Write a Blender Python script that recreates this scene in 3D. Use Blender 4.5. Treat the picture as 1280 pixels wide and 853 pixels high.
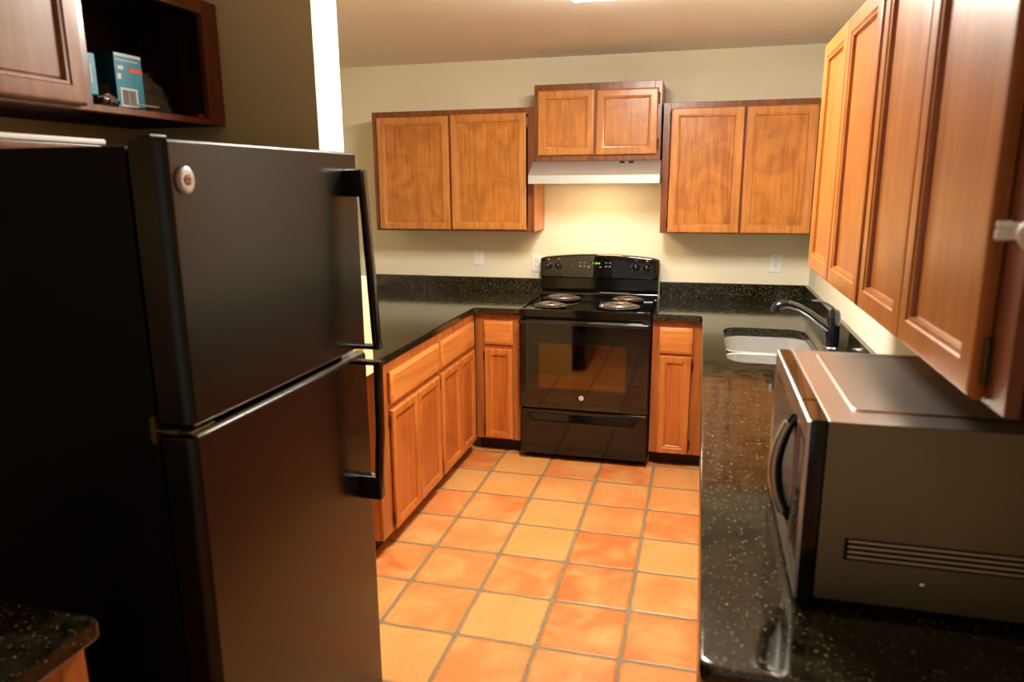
import bpy, bmesh, math, random
from mathutils import Vector, Matrix
random.seed(7)
PI = math.pi
scn = bpy.context.scene
for o in list(bpy.data.objects): bpy.data.objects.remove(o)
COL = scn.collection

def lin(h, k=1.0):
    c = [int(h[i:i+2], 16)/255 for i in (0, 2, 4)]
    return tuple((x/12.92 if x <= .04045 else ((x+.055)/1.055)**2.4)*k for x in c) + (1.0,)

# ---------------------------------------------------------------- camera, world, exposure
cam = bpy.data.cameras.new('camera'); camo = bpy.data.objects.new('camera', cam); COL.objects.link(camo)
F = Vector((-0.24734842, 0.94470747, -0.21528249)); Rv = Vector((0.96775122, 0.25181387, -0.00688073)); U = Vector((-0.04771084, 0.21004183, 0.97652758))
M = Matrix((( Rv.x, U.x, -F.x), (Rv.y, U.y, -F.y), (Rv.z, U.z, -F.z)))
camo.matrix_world = Matrix.Translation((0.62483, -4.67958, 1.64295)) @ M.to_4x4()
cam.sensor_width = 36; cam.lens = 897.746/1280*36; cam.clip_start = .02
cam.dof.use_dof = True; cam.dof.focus_distance = 4.1; cam.dof.aperture_fstop = 3.6
scn.camera = camo
w = bpy.data.worlds.new('world'); scn.world = w; w.use_nodes = True
w.node_tree.nodes['Background'].inputs[0].default_value = (1.0, .95, .88, 1)
w.node_tree.nodes['Background'].inputs[1].default_value = .42
scn.view_settings.view_transform = 'Standard'; scn.view_settings.look = 'None'
scn.view_settings.gamma = 1; scn.view_settings.use_curve_mapping = False
scn.view_settings.exposure = 0.0
FIXTURE_POWER = 95.0      # ceiling diffuser emission
HOOD_POWER = 70.0         # hood lamp lens emission

# ---------------------------------------------------------------- materials
def mat(name, col, rough=.5, metal=0., coat=0., spec=.5, emit=None, es=0., trans=0., ior=1.45, alpha=1.):
    m = bpy.data.materials.new(name); m.use_nodes = True
    b = m.node_tree.nodes['Principled BSDF']
    b.inputs['Base Color'].default_value = col
    b.inputs['Roughness'].default_value = rough
    b.inputs['Metallic'].default_value = metal
    b.inputs['Coat Weight'].default_value = coat; b.inputs['Coat Roughness'].default_value = .1
    b.inputs['Specular IOR Level'].default_value = spec
    b.inputs['Transmission Weight'].default_value = trans; b.inputs['IOR'].default_value = ior
    b.inputs['Alpha'].default_value = alpha
    if emit: b.inputs['Emission Color'].default_value = emit; b.inputs['Emission Strength'].default_value = es
    return m
def N(m, t, **k):
    n = m.node_tree.nodes.new(t)
    for a, v in k.items(): setattr(n, a, v)
    return n
def L(m, a, b): m.node_tree.links.new(a, b)
def ramp(m, fac, stops):
    r = N(m, 'ShaderNodeValToRGB'); e = r.color_ramp.elements
    e[0].position, e[0].color = stops[0]; e[1].position, e[1].color = stops[1]
    for p_, c in stops[2:]:
        x = e.new(p_); x.color = c
    L(m, fac, r.inputs[0]); return r.outputs[0]
def mix(m, f, a, b, mode='MIX'):
    n = N(m, 'ShaderNodeMix', data_type='RGBA', blend_type=mode)
    for s, v in ((0, f), (6, a), (7, b)):
        if hasattr(v, 'node'): L(m, v, n.inputs[s])
        else: n.inputs[s].default_value = v
    return n.outputs[2]
def bump(m, h, strength, dist=.002):
    b = N(m, 'ShaderNodeBump'); b.inputs['Strength'].default_value = strength; b.inputs['Distance'].default_value = dist
    L(m, h, b.inputs['Height']); L(m, b.outputs[0], m.node_tree.nodes['Principled BSDF'].inputs['Normal'])

def wood(name, dark, mid, light, axis='z', rough=.36, coat=.25, fig=1.0, blotch=.5):
    m = mat(name, mid, rough, coat=coat, spec=.4); m.node_tree.nodes['Principled BSDF'].inputs['Coat Roughness'].default_value = .22
    tc = N(m, 'ShaderNodeTexCoord'); oi = N(m, 'ShaderNodeObjectInfo')
    ad = N(m, 'ShaderNodeVectorMath', operation='ADD'); L(m, tc.outputs['Object'], ad.inputs[0])
    sc0 = N(m, 'ShaderNodeVectorMath', operation='SCALE'); sc0.inputs[3].default_value = 13.0
    cb = N(m, 'ShaderNodeCombineXYZ'); L(m, oi.outputs['Random'], cb.inputs[0]); L(m, oi.outputs['Random'], cb.inputs[1]); L(m, oi.outputs['Random'], cb.inputs[2])
    L(m, cb.outputs[0], sc0.inputs[0]); L(m, sc0.outputs[0], ad.inputs[1])
    mp = N(m, 'ShaderNodeMapping'); L(m, ad.outputs[0], mp.inputs[0])
    mp.inputs['Scale'].default_value = {'z': (26, 26, 1.6), 'x': (1.6, 26, 26)}[axis]
    n1 = N(m, 'ShaderNodeTexNoise'); n1.inputs['Scale'].default_value = 1.4; n1.inputs['Detail'].default_value = 6; n1.inputs['Distortion'].default_value = .6*fig
    L(m, mp.outputs[0], n1.inputs[0])
    n2 = N(m, 'ShaderNodeTexNoise'); n2.inputs['Scale'].default_value = 5.5; n2.inputs['Detail'].default_value = 4; n2.inputs['Distortion'].default_value = 1.6
    L(m, ad.outputs[0], n2.inputs[0])
    L(m, mp.outputs[0], n1.inputs[0]); c1 = ramp(m, n1.outputs[0], [(.28, dark), (.72, light), (.5, mid)])
    b2 = ramp(m, n2.outputs[0], [(.3, (.62, .56, .5, 1)), (.66, (1.08, 1.08, 1.08, 1))])
    c = mix(m, blotch, c1, b2, 'MULTIPLY')
    L(m, c, m.node_tree.nodes['Principled BSDF'].inputs['Base Color'])
    bump(m, n1.outputs[0], .12, .0006)
    return m
W_D, W_M, W_L = lin('9a5824'), lin('c07735'), lin('d08f4c')
wood_panel = wood('honey_maple_panel', lin('a05c22'), lin('b9732e'), lin('c6843c'), fig=3.0, blotch=.7)
wood_panel_r = wood('honey_maple_panel_plain', lin('9c5820'), lin('ad682a'), lin('b87535'), blotch=.3, coat=.3, rough=.34)
wood_door = wood('honey_maple_door_frame', lin('a5642c'), lin('bd7a3c'), lin('c98848'), blotch=.25)
wood_door_r = wood('honey_maple_door_frame_plain', lin('9e5920'), lin('b06a2b'), lin('bc7836'), blotch=.25, coat=.3, rough=.34)
wood_base = wood('amber_maple', lin('a85c28'), lin('bf7030'), lin('cc803c'), blotch=.25)
wood_base_p = wood('amber_maple_panel', lin('a0521f'), lin('b56428'), lin('c17232'), blotch=.35)
wood_draw = wood('amber_maple_drawer', lin('ba6c2e'), lin('cb7e3a'), lin('d68c46'), axis='x', blotch=.15)
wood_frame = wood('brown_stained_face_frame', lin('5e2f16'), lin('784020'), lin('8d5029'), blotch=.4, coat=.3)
wood_frame_x = wood('brown_stained_rail', lin('5e2f16'), lin('784020'), lin('8d5029'), axis='x', blotch=.4, coat=.3)
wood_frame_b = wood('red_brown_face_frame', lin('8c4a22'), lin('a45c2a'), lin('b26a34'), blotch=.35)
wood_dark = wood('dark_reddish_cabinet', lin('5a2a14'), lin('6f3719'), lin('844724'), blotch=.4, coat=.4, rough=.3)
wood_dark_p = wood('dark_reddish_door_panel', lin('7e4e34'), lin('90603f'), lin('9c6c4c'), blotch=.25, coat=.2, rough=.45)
wood_shaded = wood('shaded_cabinet_wood', lin('2c140a'), lin('3a1c0e'), lin('472412'), blotch=.4, coat=.0, rough=.6)  # cabinet wood with shade put into its colour
wood_shaded.node_tree.nodes['Principled BSDF'].inputs['Specular IOR Level'].default_value = .15
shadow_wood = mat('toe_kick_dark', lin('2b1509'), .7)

def wallmat(name, c, c2, sc=60):
    m = mat(name, c, .75, spec=.25)
    tc = N(m, 'ShaderNodeTexCoord'); n = N(m, 'ShaderNodeTexNoise'); n.inputs['Scale'].default_value = 2.2; n.inputs['Detail'].default_value = 3
    L(m, tc.outputs['Object'], n.inputs[0])
    L(m, ramp(m, n.outputs[0], [(.3, c), (.7, c2)]), m.node_tree.nodes['Principled BSDF'].inputs['Base Color'])
    n2 = N(m, 'ShaderNodeTexNoise'); n2.inputs['Scale'].default_value = sc; n2.inputs['Detail'].default_value = 3
    L(m, tc.outputs['Object'], n2.inputs[0]); bump(m, n2.outputs[0], .18, .002)
    return m
wall_paint = wallmat('cream_wall_paint', lin('e6dec4'), lin('e9e2ca'))
wall_olive = wallmat('tan_wall_paint', lin('e2d5a0'), lin('e5d9a8'))
ceil_paint = wallmat('ceiling_paint', lin('ece5db'), lin('efe9e0'), 90)
white_paint = mat('white_trim_paint', lin('f3efe6'), .5)

def tilemat():
    m = mat('terracotta_tile', lin('d98a4c'), .42, coat=.15); b = m.node_tree.nodes['Principled BSDF']
    b.inputs['Coat Roughness'].default_value = .35
    T, X0, Y0, G = .3059, -.4955, -.9045, .0085
    tc = N(m, 'ShaderNodeTexCoord')
    nz = N(m, 'ShaderNodeTexNoise'); nz.inputs['Scale'].default_value = 9; nz.inputs['Detail'].default_value = 3; L(m, tc.outputs['Object'], nz.inputs[0])
    sub = N(m, 'ShaderNodeVectorMath', operation='SUBTRACT'); sub.inputs[1].default_value = (.5, .5, .5); L(m, nz.outputs['Color'], sub.inputs[0])
    scl = N(m, 'ShaderNodeVectorMath', operation='SCALE'); scl.inputs[3].default_value = .012; L(m, sub.outputs[0], scl.inputs[0])
    ad = N(m, 'ShaderNodeVectorMath', operation='ADD'); L(m, tc.outputs['Object'], ad.inputs[0]); L(m, scl.outputs[0], ad.inputs[1])
    mp = N(m, 'ShaderNodeMapping'); mp.inputs['Location'].default_value = (-X0/T+40, -Y0/T+40, 0); mp.inputs['Scale'].default_value = (1/T, 1/T, 0)
    L(m, ad.outputs[0], mp.inputs[0])
    fl = N(m, 'ShaderNodeVectorMath', operation='FLOOR'); L(m, mp.outputs[0], fl.inputs[0])
    fr = N(m, 'ShaderNodeVectorMath', operation='FRACTION'); L(m, mp.outputs[0], fr.inputs[0])
    # distance to tile edge, with rounded corners
    c5 = N(m, 'ShaderNodeVectorMath', operation='SUBTRACT'); c5.inputs[1].default_value = (.5, .5, 0); L(m, fr.outputs[0], c5.inputs[0])
    ab = N(m, 'ShaderNodeVectorMath', operation='ABSOLUTE'); L(m, c5.outputs[0], ab.inputs[0])
    q = N(m, 'ShaderNodeVectorMath', operation='SUBTRACT'); q.inputs[1].default_value = (.42, .42, 0); L(m, ab.outputs[0], q.inputs[0])
    qm = N(m, 'ShaderNodeVectorMath', operation='MAXIMUM'); qm.inputs[1].default_value = (0, 0, 0); L(m, q.outputs[0], qm.inputs[0])
    ln = N(m, 'ShaderNodeVectorMath', operation='LENGTH'); L(m, qm.outputs[0], ln.inputs[0])   # .08 = edge
    wn = N(m, 'ShaderNodeTexWhiteNoise', noise_dimensions='3D'); L(m, fl.outputs[0], wn.inputs[0])
    base = ramp(m, wn.outputs['Value'], [(0, lin('cf7236')), (1, lin('dd9a52')), (.35, lin('d97f41')), (.65, lin('e08d4e')), (.85, lin('dfa05a'))])
    n3 = N(m, 'ShaderNodeTexNoise', noise_dimensions='4D'); n3.inputs['Scale'].default_value = 5.5; n3.inputs['Detail'].default_value = 5; n3.inputs['Distortion'].default_value = .6
    L(m, tc.outputs['Object'], n3.inputs[0]); mw = N(m, 'ShaderNodeMath', operation='MULTIPLY'); mw.inputs[1].default_value = 30; L(m, wn.outputs['Value'], mw.inputs[0]); L(m, mw.outputs[0], n3.inputs['W'])
    blot = ramp(m, n3.outputs[0], [(.42, (0, 0, 0, 1)), (.68, (1, 1, 1, 1))])
    col = mix(m, blot, base, lin('e0a765'))
    n4 = N(m, 'ShaderNodeTexNoise'); n4.inputs['Scale'].default_value = 60; n4.inputs['Detail'].default_value = 4; L(m, tc.outputs['Object'], n4.inputs[0])
    col = mix(m, .35, col, ramp(m, n4.outputs[0], [(.3, (.78, .74, .7, 1)), (.6, (1.05, 1.05, 1.05, 1))]), 'MULTIPLY')
    edge = ramp(m, ln.outputs['Value'], [(.034, (1, 1, 1, 1)), (.056, (.86, .82, .74, 1))])
    col = mix(m, .7, col, edge, 'MULTIPLY')
    gm = ramp(m, ln.outputs['Value'], [(.057, (0, 0, 0, 1)), (.062, (1, 1, 1, 1))])
    grout = mix(m, n4.outputs[0], lin('6b5c42'), lin('a09070'))
    L(m, mix(m, gm, col, grout), b.inputs['Base Color'])
    L(m, ramp(m, gm, [(0, (.40,)*3+(1,)), (1, (.85,)*3+(1,))]), b.inputs['Roughness'])
    inv = ramp(m, ln.outputs['Value'], [(.035, (1, 1, 1, 1)), (.060, (0, 0, 0, 1))])
    bump(m, inv, .7, .006)
    return m
tile = tilemat()

def granite():
    m = mat('black_green_granite', lin('15170f'), .1, spec=.5, ior=1.62); b = m.node_tree.nodes['Principled BSDF']
    tc = N(m, 'ShaderNodeTexCoord')
    v = N(m, 'ShaderNodeTexVoronoi'); v.inputs['Scale'].default_value = 150; L(m, tc.outputs['Object'], v.inputs[0])
    n = N(m, 'ShaderNodeTexNoise'); n.inputs['Scale'].default_value = 30; n.inputs['Detail'].default_value = 5; L(m, tc.outputs['Object'], n.inputs[0])
    base = ramp(m, n.outputs[0], [(.38, lin('0b0a06')), (.7, lin('2c281a'))])
    sp = N(m, 'ShaderNodeSeparateColor'); L(m, v.outputs['Color'], sp.inputs[0])
    cellm = ramp(m, sp.outputs[0], [(.5, (0, 0, 0, 1)), (.85, (1, 1, 1, 1))])
    dm = ramp(m, v.outputs['Distance'], [(.28, (1, 1, 1, 1)), (.5, (0, 0, 0, 1))])
    mk = mix(m, 1.0, cellm, dm, 'MULTIPLY')
    flc = ramp(m, sp.outputs[1], [(0, lin('3c3820')), (1, lin('8d8666')), (.55, lin('4a452b')), (.88, lin('6e6242'))])
    L(m, mix(m, mk, base, flc), b.inputs['Base Color'])
    L(m, ramp(m, n.outputs[0], [(.3, (.07,)*3+(1,)), (.7, (.14,)*3+(1,))]), b.inputs['Roughness'])
    return m
gran = granite()

def brushed(name, c, rough=.32, axis='x', amp=.03):
    m = mat(name, c, rough, 1.0); b = m.node_tree.nodes['Principled BSDF']
    tc = N(m, 'ShaderNodeTexCoord'); mp = N(m, 'ShaderNodeMapping'); L(m, tc.outputs['Object'], mp.inputs[0])
    mp.inputs['Scale'].default_value = {'x': (1, 500, 500), 'y': (500, 1, 500), 'z': (500, 500, 1)}[axis]
    n = N(m, 'ShaderNodeTexNoise'); n.inputs['Scale'].default_value = 1; n.inputs['Detail'].default_value = 3; L(m, mp.outputs[0], n.inputs[0])
    L(m, ramp(m, n.outputs[0], [(.3, (rough-amp,)*3+(1,)), (.7, (rough+amp,)*3+(1,))]), b.inputs['Roughness'])
    return m
steel = brushed('brushed_stainless', lin('c9c5bd'), .34, 'y')
steel_x = brushed('brushed_stainless_hood', lin('b9b6b0'), .5, 'x'); steel_x.node_tree.nodes['Principled BSDF'].inputs['Metallic'].default_value = .45
sink_steel = brushed('sink_stainless', lin('c4c3c0'), .42, 'x'); sink_steel.node_tree.nodes['Principled BSDF'].inputs['Metallic'].default_value = .6
mw_side = brushed('dull_metal_casing', lin('857a60'), .45, 'x')
chrome = mat('chrome', lin('d8d4ce'), .12, 1)
blk_gloss = mat('gloss_black_enamel', lin('070605'), .08, coat=.2, spec=.45)
blk_glass = mat('black_glass', lin('080604'), .035, spec=.6, coat=.3)
blk_win = mat('dark_oven_glass', lin('65543f'), .04, 1.0)
blk_plastic = mat('black_plastic', lin('0b0b0a'), .28)
blk_matte = mat('dark_cavity', lin('050504'), .8)
blk_handle = mat('gloss_black_handle', lin('0a0a0c'), .14, coat=.6)
def fridge_mat():
    m = mat('textured_black_fridge_door', lin('090807'), .27, spec=.5); tc = N(m, 'ShaderNodeTexCoord')
    n = N(m, 'ShaderNodeTexNoise'); n.inputs['Scale'].default_value = 260; n.inputs['Detail'].default_value = 2; L(m, tc.outputs['Object'], n.inputs[0])
    bump(m, n.outputs[0], .25, .0008); return m
fridge_front = fridge_mat()
fridge_side = mat('matte_black_cabinet', lin('040403'), .5, spec=.2)
coil_mat = mat('burner_coil_metal', lin('8c807a'), .42, .7)
pan_mat = mat('worn_drip_pan', lin('9a948c'), .3, 1)
gray_mark = mat('grey_marking', lin('b9b7b2'), .6)
green_led = mat('green_display_digits', lin('112200'), .4, emit=lin('9ccf20'), es=2.2)
badge_mat = mat('silver_badge', lin('cfd0d2'), .3, .35)
badge_red = mat('copper_badge_centre', lin('8c4a3c'), .3, .6)
white_plastic = mat('white_plastic', lin('efeee8'), .35)
slot_dark = mat('dark_slot', lin('2a2824'), .6)
bronze = mat('antique_brass_hinge', lin('5b4526'), .35, .9)
brass = mat('worn_brass', lin('a08a58'), .35, .9)
brass_dull = mat('dull_brass', lin('6a5c38'), .5, .8)
faucet_mat = mat('black_faucet', lin('0d0f18'), .12, coat=.8, spec=.7)
light_mat = mat('fixture_diffuser_glow', lin('ffffff'), .5, emit=(1, .93, .82, 1), es=FIXTURE_POWER)
hood_lamp = mat('hood_lamp_lens_glow', lin('ffffff'), .5, emit=(1, .72, .42, 1), es=HOOD_POWER)
teal = mat('teal_carton', lin('1d93b4'), .4, coat=.3)
teal_dark = mat('dark_teal_carton_side', lin('0d4453'), .4, coat=.3)
carton_white = mat('carton_white_print', lin('e6eef0'), .5)
carton_orange = mat('carton_orange_band', lin('f06438'), .5)
carton_brown = mat('carton_brown_print', lin('6b5340'), .5)
paper = mat('white_paper', lin('e2dccb'), .7)
red_cap = mat('red_plastic', lin('c01c20'), .4)
def filmmat():
    m = mat('clear_plastic_film', lin('e0dccf'), .25, alpha=.12, spec=.8); return m
film = filmmat()
glass = mat('clear_glass', (1, 1, 1, 1), .03, trans=1, ior=1.45)

# ---------------------------------------------------------------- geometry helpers
class MB:
    def __init__(s): s.bm = bmesh.new()
    def box(s, x0, y0, z0, x1, y1, z1, bev=0., seg=2, mi=0):
        g = bmesh.ops.create_cube(s.bm, size=1)
        vs = g['verts']; c = Vector(((x0+x1)/2, (y0+y1)/2, (z0+z1)/2)); d = (abs(x1-x0), abs(y1-y0), abs(z1-z0))
        for v in vs: v.co = Vector((v.co.x*d[0], v.co.y*d[1], v.co.z*d[2])) + c
        fs = {f for v in vs for f in v.link_faces}
        for f in fs: f.material_index = mi
        if bev > 0:
            es = list({e for v in vs for e in v.link_edges})
            r = bmesh.ops.bevel(s.bm, geom=es, offset=bev, segments=seg, affect='EDGES', profile=.5)
            for f in r['faces']: f.material_index = mi
        return s
    def loft(s, rings, cap0=True, cap1=True, closed=True, mi=0, mi_cap1=None, loop=False):
        R = [[s.bm.verts.new(p) for p in r] for r in rings]
        n = len(R[0]); last = len(R) if loop else len(R)-1
        for i in range(last):
            a, b = R[i], R[(i+1) % len(R)]
            for j in range(n if closed else n-1):
                k = (j+1) % n
                try: f = s.bm.faces.new((a[j], a[k], b[k], b[j])); f.material_index = mi
                except ValueError: pass
        if not loop:
            if cap0 and n > 2: f = s.bm.faces.new(list(reversed(R[0]))); f.material_index = mi
            if cap1 and n > 2: f = s.bm.faces.new(R[-1]); f.material_index = mi if mi_cap1 is None else mi_cap1
        return s
    def panel(s, x0, z0, x1, z1, prof, mi=0, mi_cap=None):
        # rectangular rings: prof = [(inset, y)]; last ring is capped
        rings = [[(x0+i, y, z0+i), (x1-i, y, z0+i), (x1-i, y, z1-i), (x0+i, y, z1-i)] for i, y in prof]
        return s.loft(rings, mi=mi, mi_cap1=mi_cap)
    def prism(s, pts, a0, a1, axis='x', mi=0):
        f = {'x': lambda a, p: (a, p[0], p[1]), 'y': lambda a, p: (p[0], a, p[1]), 'z': lambda a, p: (p[0], p[1], a)}[axis]
        return s.loft([[f(a0, p) for p in pts], [f(a1, p) for p in pts]], mi=mi)
    def tube(s, pts, r, n=10, mi=0, cap=True, flat=1.0):
        pts = [Vector(p) for p in pts]; rs = r if isinstance(r, (list, tuple)) else [r]*len(pts)
        rings = []; prev = None
        for i, p in enumerate(pts):
            t = (pts[min(i+1, len(pts)-1)] - pts[max(i-1, 0)]).normalized()
            if prev is None:
                up = Vector((0, 0, 1)) if abs(t.z) < .9 else Vector((0, 1, 0)); a = t.cross(up).normalized()
            else: a = (prev - t*prev.dot(t)).normalized()
            b = t.cross(a); prev = a
            rings.append([p + (a*math.cos(2*PI*k/n) + b*flat*math.sin(2*PI*k/n))*rs[i] for k in range(n)])
        return s.loft(rings, cap0=cap, cap1=cap, mi=mi)
    def lathe(s, prof, c=(0, 0, 0), axis='z', n=24, mi=0, sx=1., cap=True):
        rings = []
        for r, h in prof:
            ring = []
            for k in range(n):
                a = 2*PI*k/n; u, v = r*math.cos(a)*sx, r*math.sin(a)
                q = {'z': (u, v, h), 'y': (u, h, v), 'x': (h, u, v)}[axis]
                ring.append(Vector(c)+Vector(q))
            rings.append(ring)
        return s.loft(rings, cap0=cap, cap1=cap, mi=mi)
    def sphere(s, c, r, mi=0, sc=(1, 1, 1), n=14):
        g = bmesh.ops.create_uvsphere(s.bm, u_segments=n, v_segments=n//2+2, radius=r)
        for v in g['verts']: v.co = Vector((v.co.x*sc[0], v.co.y*sc[1], v.co.z*sc[2])) + Vector(c)
        for f in {f for v in g['verts'] for f in v.link_faces}: f.material_index = mi
        return s
    def build(s, name, mats, parent=None, loc=(0, 0, 0), rot=(0, 0, 0), smooth=True, ang=35):
        me = bpy.data.meshes.new(name)
        bmesh.ops.recalc_face_normals(s.bm, faces=s.bm.faces)
        s.bm.to_mesh(me); s.bm.free()
        for m in (mats if isinstance(mats, (list, tuple)) else [mats]): me.materials.append(m)
        if smooth:
            for p in me.polygons: p.use_smooth = True
            me.set_sharp_from_angle(angle=math.radians(ang))
        o = bpy.data.objects.new(name, me); COL.objects.link(o)
        o.location = loc; o.rotation_euler = rot
        if parent: o.parent = parent
        if smooth and ang < 90:
            wn = o.modifiers.new('weighted_normals', 'WEIGHTED_NORMAL'); wn.mode = 'FACE_AREA'; wn.weight = 100; wn.keep_sharp = True
        return o
def thing(name, label, cat, loc=(0, 0, 0), rz=0, group=None):
    o = bpy.data.objects.new(name, None); COL.objects.link(o); o.empty_display_size = .05
    o.location = loc; o.rotation_euler = (0, 0, rz); o['label'] = label; o['category'] = cat
    if group: o['group'] = group
    return o
def tag(o, label, cat, group=None):
    o['label'] = label; o['category'] = cat
    if group: o['group'] = group
    return o
def struct(o): o['kind'] = 'structure'; return o
def dup(root, loc, label, rz=None):
    r = root.copy(); COL.objects.link(r); r.location = loc; r['label'] = label
    if rz is not None: r.rotation_euler = (0, 0, rz)
    for ch in list(root.children):
        c = ch.copy(); COL.objects.link(c); c.parent = r
        for g in ch.children:
            d = g.copy(); COL.objects.link(d); d.parent = c
    return r
def roundpoly(pts, rad, n=6):
    out = []; m = len(pts)
    for i in range(m):
        p = Vector(pts[i]); a = Vector(pts[i-1]); b = Vector(pts[(i+1) % m]); r = rad[i] if isinstance(rad, (list, tuple)) else rad
        if r <= 0: out.append(tuple(p)); continue
        u = (a-p).normalized(); v = (b-p).normalized(); s, e = p+u*r, p+v*r; cc = p+u*r+v*r
        for k in range(n+1):
            t = k/n*PI/2; q = cc - v*r*math.cos(t) - u*r*math.sin(t)
            out.append((q.x, q.y))
    return out
def area2(p): return sum(p[i-1][0]*p[i][1]-p[i][0]*p[i-1][1] for i in range(len(p)))/2
def offset(pts, d):   # inward for positive d
    if area2(pts) < 0: pts = pts[::-1]
    n = len(pts); out = []
    for i in range(n):
        a, p, b = Vector(pts[i-1]), Vector(pts[i]), Vector(pts[(i+1) % n])
        e1 = (p-a).normalized(); e2 = (b-p).normalized(); n1 = Vector((-e1.y, e1.x)); n2 = Vector((-e2.y, e2.x))
        mdir = n1+n2; k = d/max(.3, mdir.length_squared/2) ; q = p + mdir*k/1.0*1.0 if False else p + mdir*(d/ (1+n1.dot(n2)))
        out.append((q.x, q.y))
    return out
def slab(mb, poly, z0, z1, bev=.008, hole=None, hb=.004):
    if area2(poly) < 0: poly = poly[::-1]
    def rings(P, b, sgn):
        r = [(0, z0+b), (0, z1-b)] if b else [(0, z0), (0, z1)]
        prof = [(b, z0), (b*.3, z0+b*.3), (0, z0+b), (0, z1-b), (b*.3, z1-b*.3), (b, z1)] if b else [(0, z0), (0, z1)]
        return [[(x, y, z) for x, y in (offset(P, sgn*i) if i else P)] for i, z in prof]
    bm = mb.bm; tops, bots = [], []
    for P, b, sg in [(poly, bev, 1)] + ([(hole if area2(hole) > 0 else hole[::-1], hb, -1)] if hole else []):
        R = [[bm.verts.new(p) for p in r] for r in rings(P, b, sg)]; n = len(R[0])
        for i in range(len(R)-1):
            for j in range(n): bm.faces.new((R[i][j], R[i][(j+1) % n], R[i+1][(j+1) % n], R[i+1][j]))
        tops.append(R[-1]); bots.append(R[0])
    for S in (tops, bots):
        es = []
        for ring in S:
            for j in range(len(ring)):
                es.append(bm.edges.get((ring[j], ring[(j+1) % len(ring)])))
        bmesh.ops.triangle_fill(bm, edges=es, use_beauty=True)
    return mb

# ---------------------------------------------------------------- room shell
CEIL = 2.408
XR, XL, XA, YN = 1.275, -1.97, -1.035, -6.8
struct(MB().box(-2.2, YN, -.08, XR+.12, .12, 0).build('floor', tile, smooth=False))
struct(MB().box(-2.2, YN, CEIL, XR+.12, .12, CEIL+.1).build('ceiling', ceil_paint, smooth=False))
struct(MB().box(-2.2, 0, 0, XR+.12, .12, CEIL).build('wall_back', wall_paint, smooth=False))
struct(MB().box(XR, YN, 0, XR+.12, 0, CEIL).build('wall_right', wall_paint, smooth=False))
struct(MB().box(XL-.12, -2.646, 0, XL, 0, CEIL).build('wall_left', wall_paint, smooth=False))
struct(MB().box(XA-.12, YN, 0, XA, -2.79, CEIL).build('wall_alcove', wall_olive, smooth=False))
# partition between the fridge alcove and the kitchen: tan side, white painted end
pm = MB().box(-2.09, -2.79, 0, -.426, -2.646, CEIL)
for f in pm.bm.faces:
    if f.normal.x > .9: f.material_index = 1
struct(pm.build('wall_partition', [wall_olive, white_paint], smooth=False))
struct(MB().box(-2.0, -2.19, 0, -.68, -2.11, .90).box(-2.0, -2.19, .90, -.625, -2.11, 1.29).build('trim_1', wall_olive))

# ---------------------------------------------------------------- ceiling light
t = thing('ceiling_light', 'bright rectangular ceiling light over the middle of the kitchen floor', 'light', (.27, -1.995, CEIL))
MB().box(-.17, -.30, -.010, .17, .30, 0, .003).build('base_tray', white_paint, t)
MB().prism([(-.178, -.010), (-.178, -.060), (-.165, -.078), (.165, -.078), (.178, -.060), (.178, -.010)], -.305, .305, 'y').build('diffuser', light_mat, t)

# ---------------------------------------------------------------- cabinets
def hinge(parent, x, z, y, m=bronze, s=1):
    MB().tube([(x, y-.003, z-.026), (x, y-.003, z+.026)], .0042, 8).box(x-.002, y-.0015, z-.02, x+.006*s, y+.002, z+.02).sphere((x, y-.003, z+.028), .0045, n=8).sphere((x, y-.003, z-.028), .0045, n=8).build('hinge', m, parent)
def make_door(parent, x0, z0, x1, z1, y, mats, side, rail=.05, th=.02, name='door', hinges=True, hm=None):
    # y = back plane of door (front of face frame); door bulges toward -y
    mb = MB(); f = y-th
    mb.panel(x0, z0, x1, z1, [(0.001, y), (0, y-.003), (0, f+.007), (.004, f+.002), (.009, f), (rail-.012, f), (rail-.009, f+.003), (rail-.003, f+.0045), (rail-.001, f+.0125), (rail+.0015, f+.0145), (rail+.004, f+.0125)], mi_cap=1)
    d = mb.build(name, mats, parent, ang=22)
    if hinges:
        hx = x0-.005 if side == 'l' else x1+.005
        for hz in (z0+.055, z1-.055):
            hinge(d, hx, hz, y-.002, hm or bronze, -1 if side == 'l' else 1)
    return d
def make_drawer(parent, x0, z0, x1, z1, y, m, th=.02):
    f = y-th
    return MB().panel(x0, z0, x1, z1, [(0.001, y), (0, y-.003), (0, f+.009), (.004, f+.006), (.011, f+.004), (.015, f), (.02, f)]).build('drawer_front', m, parent)
def carcass(parent, w, h, d, m, z0=0., top=True, name='cabinet_body', lip=.0):
    mb = MB(); T = .017; y1 = -d+.019
    mb.box(0, y1, z0, T, -.001, h); mb.box(w-T, y1, z0, w, -.001, h); mb.box(T, y1, z0, w-T, -.001, z0+T); mb.box(T, -.012, z0+T, w-T, -.001, h)
    if top: mb.box(T, y1, h-T, w-T, -.012, h)
    return mb.build(name, m, parent)
def face_frame(parent, x0, z0, x1, z1, d, stiles, rails, m, name='face_frame'):
    mb = MB(); y0, y1 = -d, -d+.019
    for a, b in stiles: mb.box(a, y0, z0, b, y1, z1, .0015, 1)
    for (a, b, c, e) in rails: mb.box(a, y0+.0004, c, b, y1, e, .0015, 1)
    return mb.build(name, m, parent)

UB = 1.346
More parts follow.
